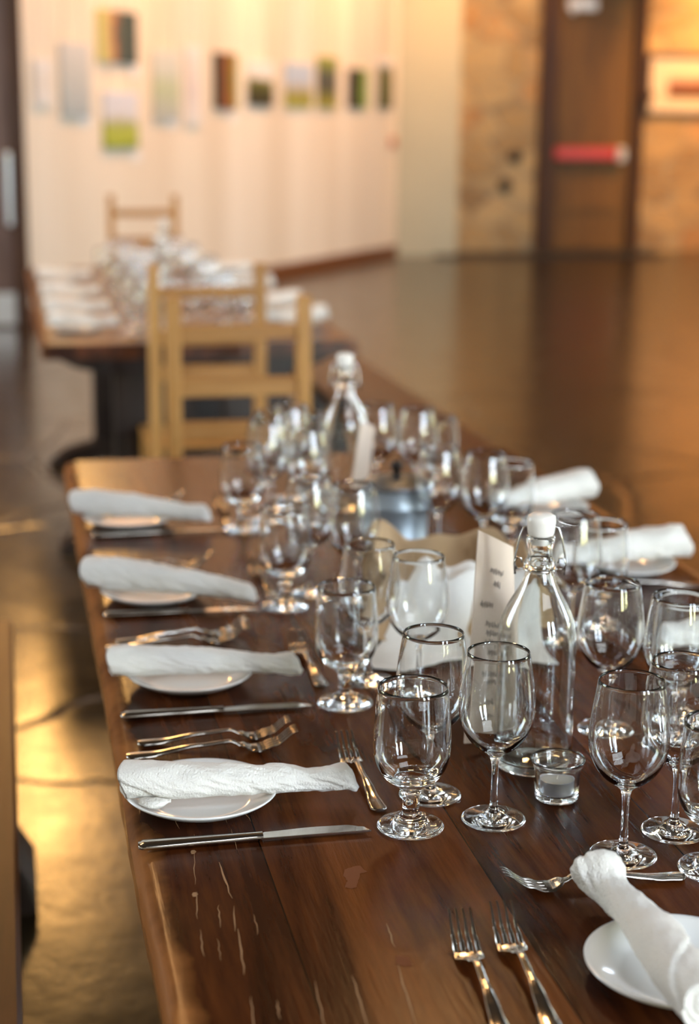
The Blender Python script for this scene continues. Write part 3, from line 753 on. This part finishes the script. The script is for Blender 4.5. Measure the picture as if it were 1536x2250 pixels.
# rolled napkins
def napkin_mesh(seed, L=.25, r0=.0265, r1=.013, fold=1.0, sag=0.0, rough=1.0):
    rs = random.Random(seed); ns, nt_ = 110, 72
    ph = rs.uniform(0, 6.28); P0 = rs.uniform(0, 9)
    v = []; f = []
    tab = [(0, r0), (.10, r0 * 1.02), (.42, r0 * .92), (.62, r0 * .78), (.82, r0 * .66), (.95, r1 * 1.1), (.985, r1 * .85), (1.0, r1 * .4)]
    for i in range(ns + 1):
        s = i / ns; base = interp(tab, s); x = L * s
        cz = base + .0006; cz *= 1.0
        for j in range(nt_):
            a = 2 * PI * j / nt_
            # diagonal wrap edge : a step ridge running helically
            h = (a + ph - s * 7.5) % (2 * PI) / (2 * PI)
            step = (h * .15 + .10 * smoothstep(.97, 1.0, h) * 0 ) * fold
            wr = noise.noise(Vector((s * 7 + P0, math.cos(a) * 1.3, math.sin(a) * 1.3))) * .13
            wr += noise.noise(Vector((s * 22 - a * 1.6 + P0, math.cos(a) * 3, math.sin(a) * 3))) * .10 * (0.5 + s)
            wr += math.sin(s * 60 - a * 2.0 + P0) * .02 * smoothstep(.5, .8, s)
            r = base * (0.95 + step + wr * rough)
            zz = r * math.sin(a) * .90
            yy = r * math.cos(a) * 1.06
            if zz < -base * .8: zz = -base * .8
            v.append((x + .004 * math.sin(a * 2) * (1 - s), yy + .004 * math.sin(s * 5 + P0), cz + zz + sag * s * s))
    for i in range(ns):
        for j in range(nt_):
            j2 = (j + 1) % nt_
            f.append((i * nt_ + j, (i + 1) * nt_ + j, (i + 1) * nt_ + j2, i * nt_ + j2))
    # tip cap
    k = len(v); v.append((L + .003, .0, v[ns * nt_][2])); 
    for j in range(nt_): f.append((ns * nt_ + j, k, ns * nt_ + (j + 1) % nt_))
    # rolled open end: spiral layers
    nr = 14; k0 = len(v)
    for i in range(1, nr + 1):
        q = 1 - i / nr
        for j in range(nt_):
            a = 2 * PI * j / nt_
            bx, by, bz = v[j]
            turn = ((1 - q) * 4.0 + a / (2 * PI)) % 1.0
            d = .009 * (1 - abs(2 * turn - 1)) * smoothstep(0, .2, 1 - q)
            v.append((bx * q + d + .001, by * q, (r0) + (bz - r0) * q))
    for i in range(nr):
        for j in range(nt_):
            j2 = (j + 1) % nt_
            A = j if i == 0 else k0 + (i - 1) * nt_ + j; B = j2 if i == 0 else k0 + (i - 1) * nt_ + j2
            f.append((A, B, k0 + i * nt_ + j2, k0 + i * nt_ + j))
    me = bpy.data.meshes.new('rolled_napkin'); me.from_pydata(v, [], f); me.materials.append(M_linen)
    me.shade_smooth(); me.update(); return me
def napkin(x, y, x2, y2, seed, label, group, z=.0185, tilt=0.0, **kw):
    me = napkin_mesh(seed, L=math.hypot(x2 - x, y2 - y), **kw)
    o = bpy.data.objects.new('rolled_napkin', me); COL.objects.link(o)
    o.location = (x, y, TT + z); o.rotation_euler = (0, tilt, math.atan2(y2 - y, x2 - x))
    tag(o, label, 'napkin', group); return o

# cutlery
def sec(x, w, t, z, y=0.0, n=12, e=.7):
    out = []
    for k in range(n):
        a = 2 * PI * k / n; c, s = math.cos(a), math.sin(a)
        out.append((x, y + w / 2 * math.copysign(abs(c) ** e, c), z + t / 2 * math.copysign(abs(s) ** e, s)))
    return out
def make_fork(L=.195):
    e = empty('fork')
    def zc(s): return interp([(0, .003), (.12, .0035), (.42, .0105), (.60, .0130), (.67, .0085), (.74, .0032), (.78, .0034), (.86, .0085), (1.0, .0235)], s)
    hs = [0, .01, .03, .06, .1, .2, .32, .44, .54, .6]
    wd = [(0, .011), (.01, .0165), (.03, .019), (.1, .0175), (.25, .0125), (.45, .007), (.6, .0065), (.64, .009)]
    m = MB(); m.loft([sec(L * s, interp(wd, s), .0042 if s < .3 else .0038, zc(s)) for s in [i / 60 * .64 for i in range(61)]])
    m.obj('handle', M_steel, e, smooth=True, sharp=1.0)
    m = MB()
    hd = [(.62, .0065), (.66, .0095), (.70, .0225), (.725, .0258), (.765, .0262)]
    m.loft([sec(L * s, interp(hd, s), .0026, zc(s)) for s in [.62 + i / 28 * .145 for i in range(29)]])
    for k in range(4):
        y = (-1.5 + k) * .0068
        m.loft([sec(L * s, .0046 * (1 - .62 * smoothstep(.78, 1.0, s)), .0022, zc(s), y * (1 - .06 * (s - .76) / .24), 8) for s in [.755 + i / 16 * .245 for i in range(17)]])
    m.obj('head', M_steel, e, smooth=True, sharp=1.0)
    return e
def make_knife(L=.24):
    e = empty('table_knife')
    m = MB(); wd = [(0, .012), (.015, .0195), (.05, .020), (.3, .0165), (.5, .0135), (.53, .0145)]
    m.loft([sec(L * s, interp(wd, s), .0078 if s > .02 else .005, .0043, 0, 14, .8) for s in [i / 50 * .53 for i in range(51)]])
    m.obj('handle', M_steel, e, smooth=True, sharp=1.0)
    m = MB(); bl = [(.52, .0125), (.545, .0165), (.75, .0195), (.90, .0185), (.97, .012), (1.0, .002)]
    m.loft([[(L * s, -.008, .0043), (L * s, -.0078, .0056), (L * s, -.008 + interp(bl, s) , .0046), (L * s, -.008 + interp(bl, s) , .0040), (L * s, -.0078, .0030)] for s in [.52 + i / 40 * .48 for i in range(41)]])
    m.obj('blade', M_steel, e, smooth=True, sharp=.5)
    return e
forkP = make_fork(); knifeP = make_knife(); used = {'f': False, 'k': False}
def cut(which, x, y, x2, y2, label, group, z=.0006, tilt=0.0):
    """handle end at x,y pointing to x2,y2"""
    src = forkP if which == 'f' else knifeP
    if not used[which]: o = src; used[which] = True
    else: o = copy_thing(src)
    k = math.hypot(x2 - x, y2 - y) / (.195 if which == 'f' else .24); o.scale = (k, k, k)
    o.location = (x, y, TT + z); o.rotation_euler = (0, tilt, math.atan2(y2 - y, x2 - x))
    tag(o, label, 'fork' if which == 'f' else 'knife', group); return o
CF, CK = 'forks on the near table', 'knives on the near table'

# left place settings (nearest first)
plates = [(.184, 1.634), (.215, 2.025), (.204, 2.425), (.201, 2.911)]
naps = [((.100, 1.632), (.348, 1.600)), ((.113, 2.030), (.357, 1.992)), ((.106, 2.450), (.350, 2.335)), ((.106, 2.945), (.344, 2.850))]
knives = [((.108, 1.528), (.347, 1.528)), ((.117, 1.905), (.356, 1.901)), ((.122, 2.336), (.356, 2.325)), ((.130, 2.822), (.371, 2.825))]
forks = [(((.130, 1.812), (.311, 1.811)), ((.114, 1.772), (.313, 1.772))), (((.131, 2.204), (.318, 2.224)), ((.115, 2.178), (.315, 2.184))),
         (((.130, 2.60), (.318, 2.606)), ((.115, 2.568), (.310, 2.576))), (((.13, 3.06), (.320, 3.07)), ((.115, 3.025), (.312, 3.035)))]
dess = [((.368, 1.572), (.366, 1.758)), ((.382, 1.972), (.376, 2.158)), ((.384, 2.385), (.380, 2.572)), ((.381, 2.87), (.385, 3.06))]
who = ['nearest', 'second', 'third', 'farthest']
for k in range(4):
    w = who[k]
    plate(*plates[k], 'white side plate under the rolled napkin at the %s left place' % w, 'side plates on the near table')
    (a, b2), (c, d) = naps[k]
    napkin(a, b2, c, d, 10 + k, ['rolled white napkin with crinkled tip on the nearest left plate', 'rolled cream napkin with a smooth tapering tip on the second left plate',
                                'bulky rolled white napkin on the third left plate', 'rolled white napkin on the farthest left plate'][k], 'napkins on the near table', z=.0135,
           r0=(.0205, .021, .026, .0245)[k], r1=(.0145, .014, .013, .015)[k], tilt=0.0)
    if k == 0:   # tucked corner of the cloth peeping out under the near roll
        nk = bpy.data.objects['rolled_napkin']; m = MB(); rings = []
        for i in range(15):
            t = i / 14; rr = .0065 * math.sin(PI * min(.97, t + .06)) ** .5
            rings.append([(.018 + .034 * t, -.0235 - .006 * math.sin(PI * t) + rr * 1.5 * math.cos(2 * PI * j / 14), .0042 + rr * .75 * (1 + .25 * math.sin(3 * j + 9 * t)) * math.sin(2 * PI * j / 14) + .0012) for j in range(14)])
        m.loft(rings).obj('tucked_corner', M_linen, nk, smooth=True)
    (a, b2), (c, d) = knives[k]
    cut('k', a, b2, c, d, 'silver table knife lying in front of the plate at the %s left place' % w, CK)
    for q, nm in ((0, 'farther'), (1, 'nearer')):
        (a, b2), (c, d) = forks[k][q]
        cut('f', a, b2, c, d, '%s fork of the pair lying behind the plate at the %s left place' % (nm, w), CF)
    (a, b2), (c, d) = dess[k]
    cut('f', a, b2, c, d, 'small fork lying crosswise past the napkin tip at the %s left place' % w, CF)
# head place at the near end
cut('f', .366, 1.104, .379, 1.300, 'left fork of the upright pair in the right foreground', CF)
cut('f', .409, 1.110, .420, 1.307, 'right fork of the upright pair in the right foreground', CF)
cut('f', .626, 1.366, .441, 1.369, 'fork lying sideways above the foreground plate with its tines to the left', CF)
plate(.546, 1.188, 'white side plate cut by the lower right corner of the frame', 'side plates on the near table')
napkin(.527, 1.075, .517, 1.335, 31, 'thick rolled napkin lying lengthwise on the plate in the lower right corner', 'napkins on the near table', z=.0165, r0=.0235, r1=.021, rough=.6)
# right places
for k, (px, py, n0, n1, w) in enumerate((
        (1.005, 1.62, (1.08, 1.65), (.85, 1.58), 'nearest'), (1.000, 2.02, (1.085, 2.06), (.845, 2.00), 'second'),
        (.985, 2.455, (1.090, 2.475), (.850, 2.435), 'third'), (.985, 2.875, (1.085, 2.925), (.865, 2.83), 'farthest'))):
    if k: plate(px, py, 'white side plate under the napkin at the %s right place' % w, 'side plates on the near table')
    if k: napkin(*n0, *n1, 50 + k, 'rolled white napkin on the %s right plate' % w, 'napkins on the near table', z=.0135, r0=.0295, r1=.02)
    if k > 1:
        cut('f', 1.075, py - .115, .885, py - .105, 'fork lying in front of the %s right plate' % w, CF)
        cut('k', 1.085, py + .125, .85, py + .125, 'table knife lying behind the %s right plate' % w, CK)

# far table settings
for side, ys, x in (('left', FAR_L, .235), ('right', FAR_R, 1.045)):
    for k, y in enumerate(ys):
        plate(x, y, 'white plate at the %s %s place of the second table' % (ORD[k], side), 'plates on the second table')
        if side == 'left': napkin(x - .10, y + .01, x + .145, y, 70 + k, 'white rolled napkin at the %s left place of the second table' % ORD[k], 'napkins on the second table', z=.0135, r0=.030, r1=.022)
        else: napkin(x + .105, y + .01, x - .14, y, 80 + k, 'white rolled napkin at the %s right place of the second table' % ORD[k], 'napkins on the second table', z=.0135, r0=.030, r1=.022)

# ------------------------------------------------------------------ swing-top bottles
def bottle(x, y, label, rz, card):
    e = empty('swing_top_bottle', (x, y, TT + .0005), rz, label, 'bottle', 'swing-top bottles')
    t = .0028
    out = [(0, .003), (.030, .001), (.040, 0), (.0438, .003), (.0448, .010), (.0448, .05), (.0448, .10), (.0448, .145), (.0440, .160), (.0405, .176), (.0340, .191), (.0265, .204), (.0200, .216), (.0165, .226), (.0152, .233),
           (.0175, .2355), (.0180, .240), (.0160, .2435), (.0142, .246), (.0138, .256), (.0152, .262), (.0162, .2665), (.0158, .2705)]
    inn = [(.0125, .2712), (.0108, .268), (.0104, .256), (.0108, .243), (.0120, .232), (.0165, .2180), (.0235, .2045), (.0310, .190), (.0378, .1745), (.0412, .159), (.0420, .145), (.0420, .10), (.0420, .05), (.0418, .014), (.036, .0085), (.02, .009), (0, .011)]
    g = lathe_obj('bottle_body', refine(out + inn, 2), M_bottle, 64); g.parent = e
    st = MB().lathe([(0, .262), (.0098, .262), (.0100, .2715), (.0140, .2722), (.0150, .275), (.0163, .288), (.0155, .2935), (.011, .2965), (0, .2972)], 40)
    st.obj('stopper', M_ceramic, e, smooth=True, sharp=.9)
    w = MB()
    w.tube([(.0178 * math.cos(a), .0178 * math.sin(a), .2330) for a in [2 * PI * i / 32 for i in range(32)]], .0011, 8, closed=True)
    for s in (-1, 1):
        w.tube([(s * .0175, 0, .233), (s * .027, 0, .2325), (s * .0275, .003, .229), (s * .0275, .004, .2255)], .0011, 8)
        w.tube([(s * .0255, -.001, .2325), (s * .0285, -.002, .2385), (s * .0265, -.002, .2455), (s * .0215, -.001, .2455), (s * .0200, 0, .2400)], .0012, 8)
        w.tube([(s * .0272, .001, .2260), (s * .0285, 0, .238), (s * .0275, 0, .250), (s * .0235, 0, .268), (s * .0195, 0, .2800), (s * .0165, 0, .2815), (s * .0145, 0, .2815)], .0012, 8)
    w.obj('wire_bail', M_wire, e, smooth=True)
    return e
b1 = bottle(.571, 1.675, 'clear swing-top bottle with white stopper beside the tealight', -.25, None)
b2_ = bottle(.617, 2.985, 'farther clear swing-top bottle behind the lidded zinc pot', -.25, None)
b3 = bottle(.585, 6.42, 'clear swing-top bottle in the middle of the second table', 0, None)
b4 = bottle(.700, 7.45, 'clear swing-top bottle towards the far end of the second table', 0, None)

def card(corners, label, ink=True):
    """thin stiff card from 4 corners TL,TR,BR,BL (relative z to table)"""
    C4 = [Vector((a, b_, c + TT)) for a, b_, c in corners]
    cen = sum(C4, Vector()) / 4
    e = empty('menu_card', cen, 0, label, 'menu card', 'menu cards')
    nrm = (C4[1] - C4[0]).cross(C4[3] - C4[0]).normalized() * .0009
    g = 12; v = []; f = []
    for sg in (1, -1):
        for j in range(g + 1):
            for i in range(g + 1):
                v.append(C4[0].lerp(C4[1], i / g).lerp(C4[3].lerp(C4[2], i / g), j / g) - cen + nrm * sg)
    n1 = (g + 1) ** 2
    for j in range(g):
        for i in range(g):
            q = j * (g + 1) + i
            f += [(q, q + g + 1, q + g + 2, q + 1), (n1 + q, n1 + q + 1, n1 + q + g + 2, n1 + q + g + 1)]
    for i in range(g):
        for q, r in ((i, i + 1), (g * (g + 1) + i + 1, g * (g + 1) + i), ((i + 1) * (g + 1), i * (g + 1)), (i * (g + 1) + g, (i + 1) * (g + 1) + g)):
            f.append((q, r, n1 + r, n1 + q))
    mesh_obj('card', v, f, M_paper, e)
    if ink:
        rs = random.Random(5); m = MB()
        def P(u, v_):
            a = C4[0].lerp(C4[1], u); b_ = C4[3].lerp(C4[2], u)
            sgn = 1 if nrm.y < 0 else -1
            return a.lerp(b_, v_) - cen + nrm * 1.25 * sgn
        for ln, (vv, u0, u1) in enumerate(((.16, .35, .70), (.22, .45, .62), (.33, .15, .45), (.42, .28, .80), (.465, .30, .80), (.51, .28, .78), (.555, .34, .72), (.66, .20, .62), (.70, .30, .55), (.80, .3, .5), (.88, .35, .5))):
            n = int((u1 - u0) * 60); pts = []
            for i in range(n + 1):
                u = u0 + (u1 - u0) * i / n
                pts.append(P(u, vv + .010 * math.sin(i * 2.3 + rs.random()) * 1.7 + .004 * rs.random()))
            m.tube(pts, .00045, 4)
        m.obj('handwriting', M_ink, e)
    return e
# faces the camera: both cards hang from the bottle necks
card([(.520, 1.748, .262), (.572, 1.778, .232), (.575, 1.742, .004), (.503, 1.722, .012)], 'tall tan menu card with handwriting standing behind the near swing-top bottle')
c2 = card([(.637, 2.935, .172), (.672, 2.965, .160), (.655, 2.945, .045), (.617, 2.915, .058)], 'small tan card hung on a ribbon from the farther swing-top bottle', False)
rb = []
for i in range(12):
    t = i / 11; p = Vector((.620, 2.966, .225)).lerp(Vector((.655, 2.955, .163)), t); p.z -= .004 * math.sin(PI * t)
    rb.append(p)
rings = [[(p.x - .0035 - c2.location.x, p.y - c2.location.y, p.z + TT - c2.location.z), (p.x + .0035 - c2.location.x, p.y - c2.location.y, p.z + TT + .001 - c2.location.z), (p.x + .0035 - c2.location.x, p.y + .0008 - c2.location.y, p.z + TT + .001 - c2.location.z), (p.x - .0035 - c2.location.x, p.y + .0008 - c2.location.y, p.z + TT - c2.location.z)] for p in rb]
MB().loft(rings).obj('ribbon', M_ribbon, c2)

# ------------------------------------------------------------------ tealight in a glass votive
e = empty('votive_holder', (.567, 1.577, TT + .0005), 0, 'small clear glass votive holder with a tealight, beside the near bottle', 'candle holder')
VP = [(0, .0), (.0215, 0), (.0230, .0012), (.0238, .004), (.0240, .012), (.0248, .030), (.0268, .0385), (.0290, .0425), (.0298, .0450), (.0290, .0465), (.0272, .0455), (.0250, .0400), (.0226, .030), (.0212, .012), (.0200, .0075), (0, .0070)]
g = lathe_obj('glass_cup', refine(VP, 2), M_glass, 64)
# ribbed foot
for v in g.data.vertices:
    r = math.hypot(v.co.x, v.co.y)
    if r > .0215 and v.co.z < .007:
        a = math.atan2(v.co.y, v.co.x); k = 1 + .02 * math.sin(a * 22); v.co.x *= k; v.co.y *= k
g.parent = e
tl = empty('tealight', (.567, 1.577, TT + .0080), 0, 'white tealight in a silver cup inside the glass votive holder', 'candle')
MB().lathe([(0, .0), (.0185, 0), (.0187, .001), (.0187, .0155), (.0191, .0160), (.0183, .0162), (.0181, .0155), (.0181, .0135)], 48).obj('metal_cup', M_alu, tl, smooth=True, sharp=.7)
MB().lathe([(.0180, .001), (.0180, .0140), (.0165, .0149), (.006, .0146), (0, .0146)], 48).obj('wax', M_wax, tl, smooth=True)
MB().tube([(0, 0, .0140), (.0005, 0, .018), (.0015, 0, .0215)], .0006, 6).obj('wick', M_wax, tl)

# ------------------------------------------------------------------ lidded zinc pot
e = empty('lidded_pot', (.652, 2.70, TT + .0005), 0, 'lidded galvanised zinc pot with a dark knob in the middle of the near table', 'pot')
MB().lathe([(0, 0), (.052, 0), (.054, .002), (.0545, .012), (.0555, .014), (.0545, .016), (.0575, .068), (.0585, .070), (.0575, .072), (.0590, .100), (.0602, .1015), (.0590, .103), (.056, .103), (.054, .100), (.050, .01), (0, .006)], 56).obj('pot_body', M_zinc, e, smooth=True, sharp=.6)
MB().lathe([(.053, .1015), (.0625, .1020), (.0632, .1045), (.0620, .1075), (.0600, .1085), (.0560, .1095), (.0540, .1120), (.0420, .1155), (.0380, .1180), (.020, .1205), (0, .121)], 56).obj('lid', simple('dark_zinc', (.16, .18, .20), .4, .8, var=.3, vscale=14), e, smooth=True, sharp=.6)
MB().lathe([(0, .1205), (.006, .1205), (.005, .125), (.010, .132), (.0115, .140), (.008, .147), (0, .149)], 24).obj('knob', M_darkmetal, e, smooth=True)

# ------------------------------------------------------------------ bread basket with cloth
BX, BY = .640, 2.275
e = empty('bread_basket', (BX, BY, TT + .0005), 0, 'low woven bread basket under the cream cloth in the middle of the near table', 'basket')
def sq(a, r): # rounded square radius
    c, s = abs(math.cos(a)), abs(math.sin(a)); return r / ((c ** 5 + s ** 5) ** (1 / 5))
v = []; f = []; seg = 56; pr = [(.085, 0), (.088, .0), (.098, .03), (.104, .066), (.1065, .0700), (.103, .0700), (.095, .03), (.084, .006)]
for k in range(seg):
    a = 2 * PI * k / seg
    for r, z in pr: rr = sq(a, r) * 1.0 ; v.append((rr * math.cos(a), rr * math.sin(a) * 1.05, z))
n = len(pr)
for k in range(seg):
    k2 = (k + 1) % seg
    for i in range(n - 1): f.append((k * n + i, k2 * n + i, k2 * n + i + 1, k * n + i + 1))
f.append(tuple(k * n + n - 1 for k in range(seg))); f.append(tuple(k * n for k in range(seg))[::-1])
mesh_obj('basket_body', v, f, M_wicker, e, smooth=True, sharp=.7)
def cloth():
    seg = 180; nr = 56; v = []; f = []
    for i in range(nr + 1):
        u = i / nr
        for k in range(seg):
            a = 2 * PI * k / seg
            front = max(0, math.cos(a + PI / 2 + .25)) ** 2      # towards -y
            back = max(0, math.cos(a - PI / 2)) ** 1.5
            rimz = .076 + .018 * back + .012 * math.sin(3 * a + .6) + .010 * math.sin(5 * a + 2.0) + .007 * math.sin(9 * a) - .012 * front
            fl = .035 + .055 * front + .015 * math.sin(4 * a + 1)      # hanging drop outside
            rad_in, rad_rim = sq(a, .070), sq(a, .106)
            if u < .35:
                t = u / .35; r = rad_in * t; z = .016 + .006 * noise.noise(Vector((r * 40 * math.cos(a), r * 40 * math.sin(a), 3)))
            elif u < .62:
                t = (u - .35) / .27; r = rad_in + (rad_rim - rad_in) * t ** .6; z = .016 + (rimz - .016) * smoothstep(0, 1, t) ** .9
                r *= 1 + .05 * math.sin(6 * a + 1) * math.sin(PI * t) + .03 * math.sin(13 * a) * math.sin(PI * t)
            else:
                t = (u - .62) / .38; drop = min(rimz - .004, rimz * (fl / .09) * 1.0)
                r = rad_rim + .012 * math.sin(min(1, t * 2) * PI / 2) + (.075 * front + .012) * t ** 1.6 * (1 + .25 * math.sin(7 * a))
                z = rimz - drop * smoothstep(0, 1, t) + .006 * math.sin(PI * min(1, t * 4)) 
                r *= 1 + .035 * math.sin(11 * a + 3 * t) * t
                z = max(z, .003 + .002 * math.sin(9 * a))
            w = noise.noise(Vector((math.cos(a) * 4, math.sin(a) * 4, u * 5))) * .006 * smoothstep(.2, .6, u)
            v.append(((r + w) * math.cos(a), (r + w) * math.sin(a) * 1.05, z + w * .8))
    for i in range(nr):
        for k in range(seg):
            k2 = (k + 1) % seg
            f.append((i * seg + k, (i + 1) * seg + k, (i + 1) * seg + k2, i * seg + k2))
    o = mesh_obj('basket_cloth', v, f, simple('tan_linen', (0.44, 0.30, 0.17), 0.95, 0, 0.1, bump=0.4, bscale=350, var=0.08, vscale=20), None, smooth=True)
    md = o.modifiers.new('thick', 'SOLIDIFY'); md.thickness = .0012; md.offset = 0
    return o
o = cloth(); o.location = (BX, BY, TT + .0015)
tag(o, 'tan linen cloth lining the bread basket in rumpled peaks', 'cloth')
def drape():
    nu, nv = 70, 60; v = []; f = []
    for j in range(nv + 1):
        t = j / nv
        for i in range(nu + 1):
            u = i / nu * 2 - 1
            x = u * (.098 + .035 * t) + .010 * math.sin(5 * t + 1) - .012
            y = -.082 - .18 * t + .018 * math.sin(3.1 * u + 1) * t - .03 * abs(u) ** 2 * (1 - t)
            edge = -.112 + .01 * math.sin(4 * u)          # front rim of the basket
            if y > edge: z = .086 + .010 * math.sin(4 * u + 2) * (1 - t) + .020 * math.exp(-((u + .55) / .25) ** 2) * (1 - t) - .010 * math.sin(PI * min(1, t * 2.6))
            else: z = .084 * math.exp(-((edge - y) / .05) ** 1.3) + .004
            z += .008 * math.sin(9 * u + 4 * t) * math.exp(-((y - edge) / .06) ** 2) + .005 * noise.noise(Vector((x * 28, y * 28, 2)))
            v.append((x, y, max(.0022 + .0015 * (1 + math.sin(11 * u)), z)))
    for j in range(nv):
        for i in range(nu):
            a = j * (nu + 1) + i; f.append((a, a + nu + 1, a + nu + 2, a + 1))
    o = mesh_obj('linen_napkin', v, f, M_linen, None, smooth=True)
    md = o.modifiers.new('thick', 'SOLIDIFY'); md.thickness = .0014; md.offset = 0
    return o
o = drape(); o.location = (BX, BY, TT + .003); o.rotation_euler = (0, 0, -.12)
tag(o, 'white linen napkin spilling over the front of the bread basket onto the table', 'napkin')
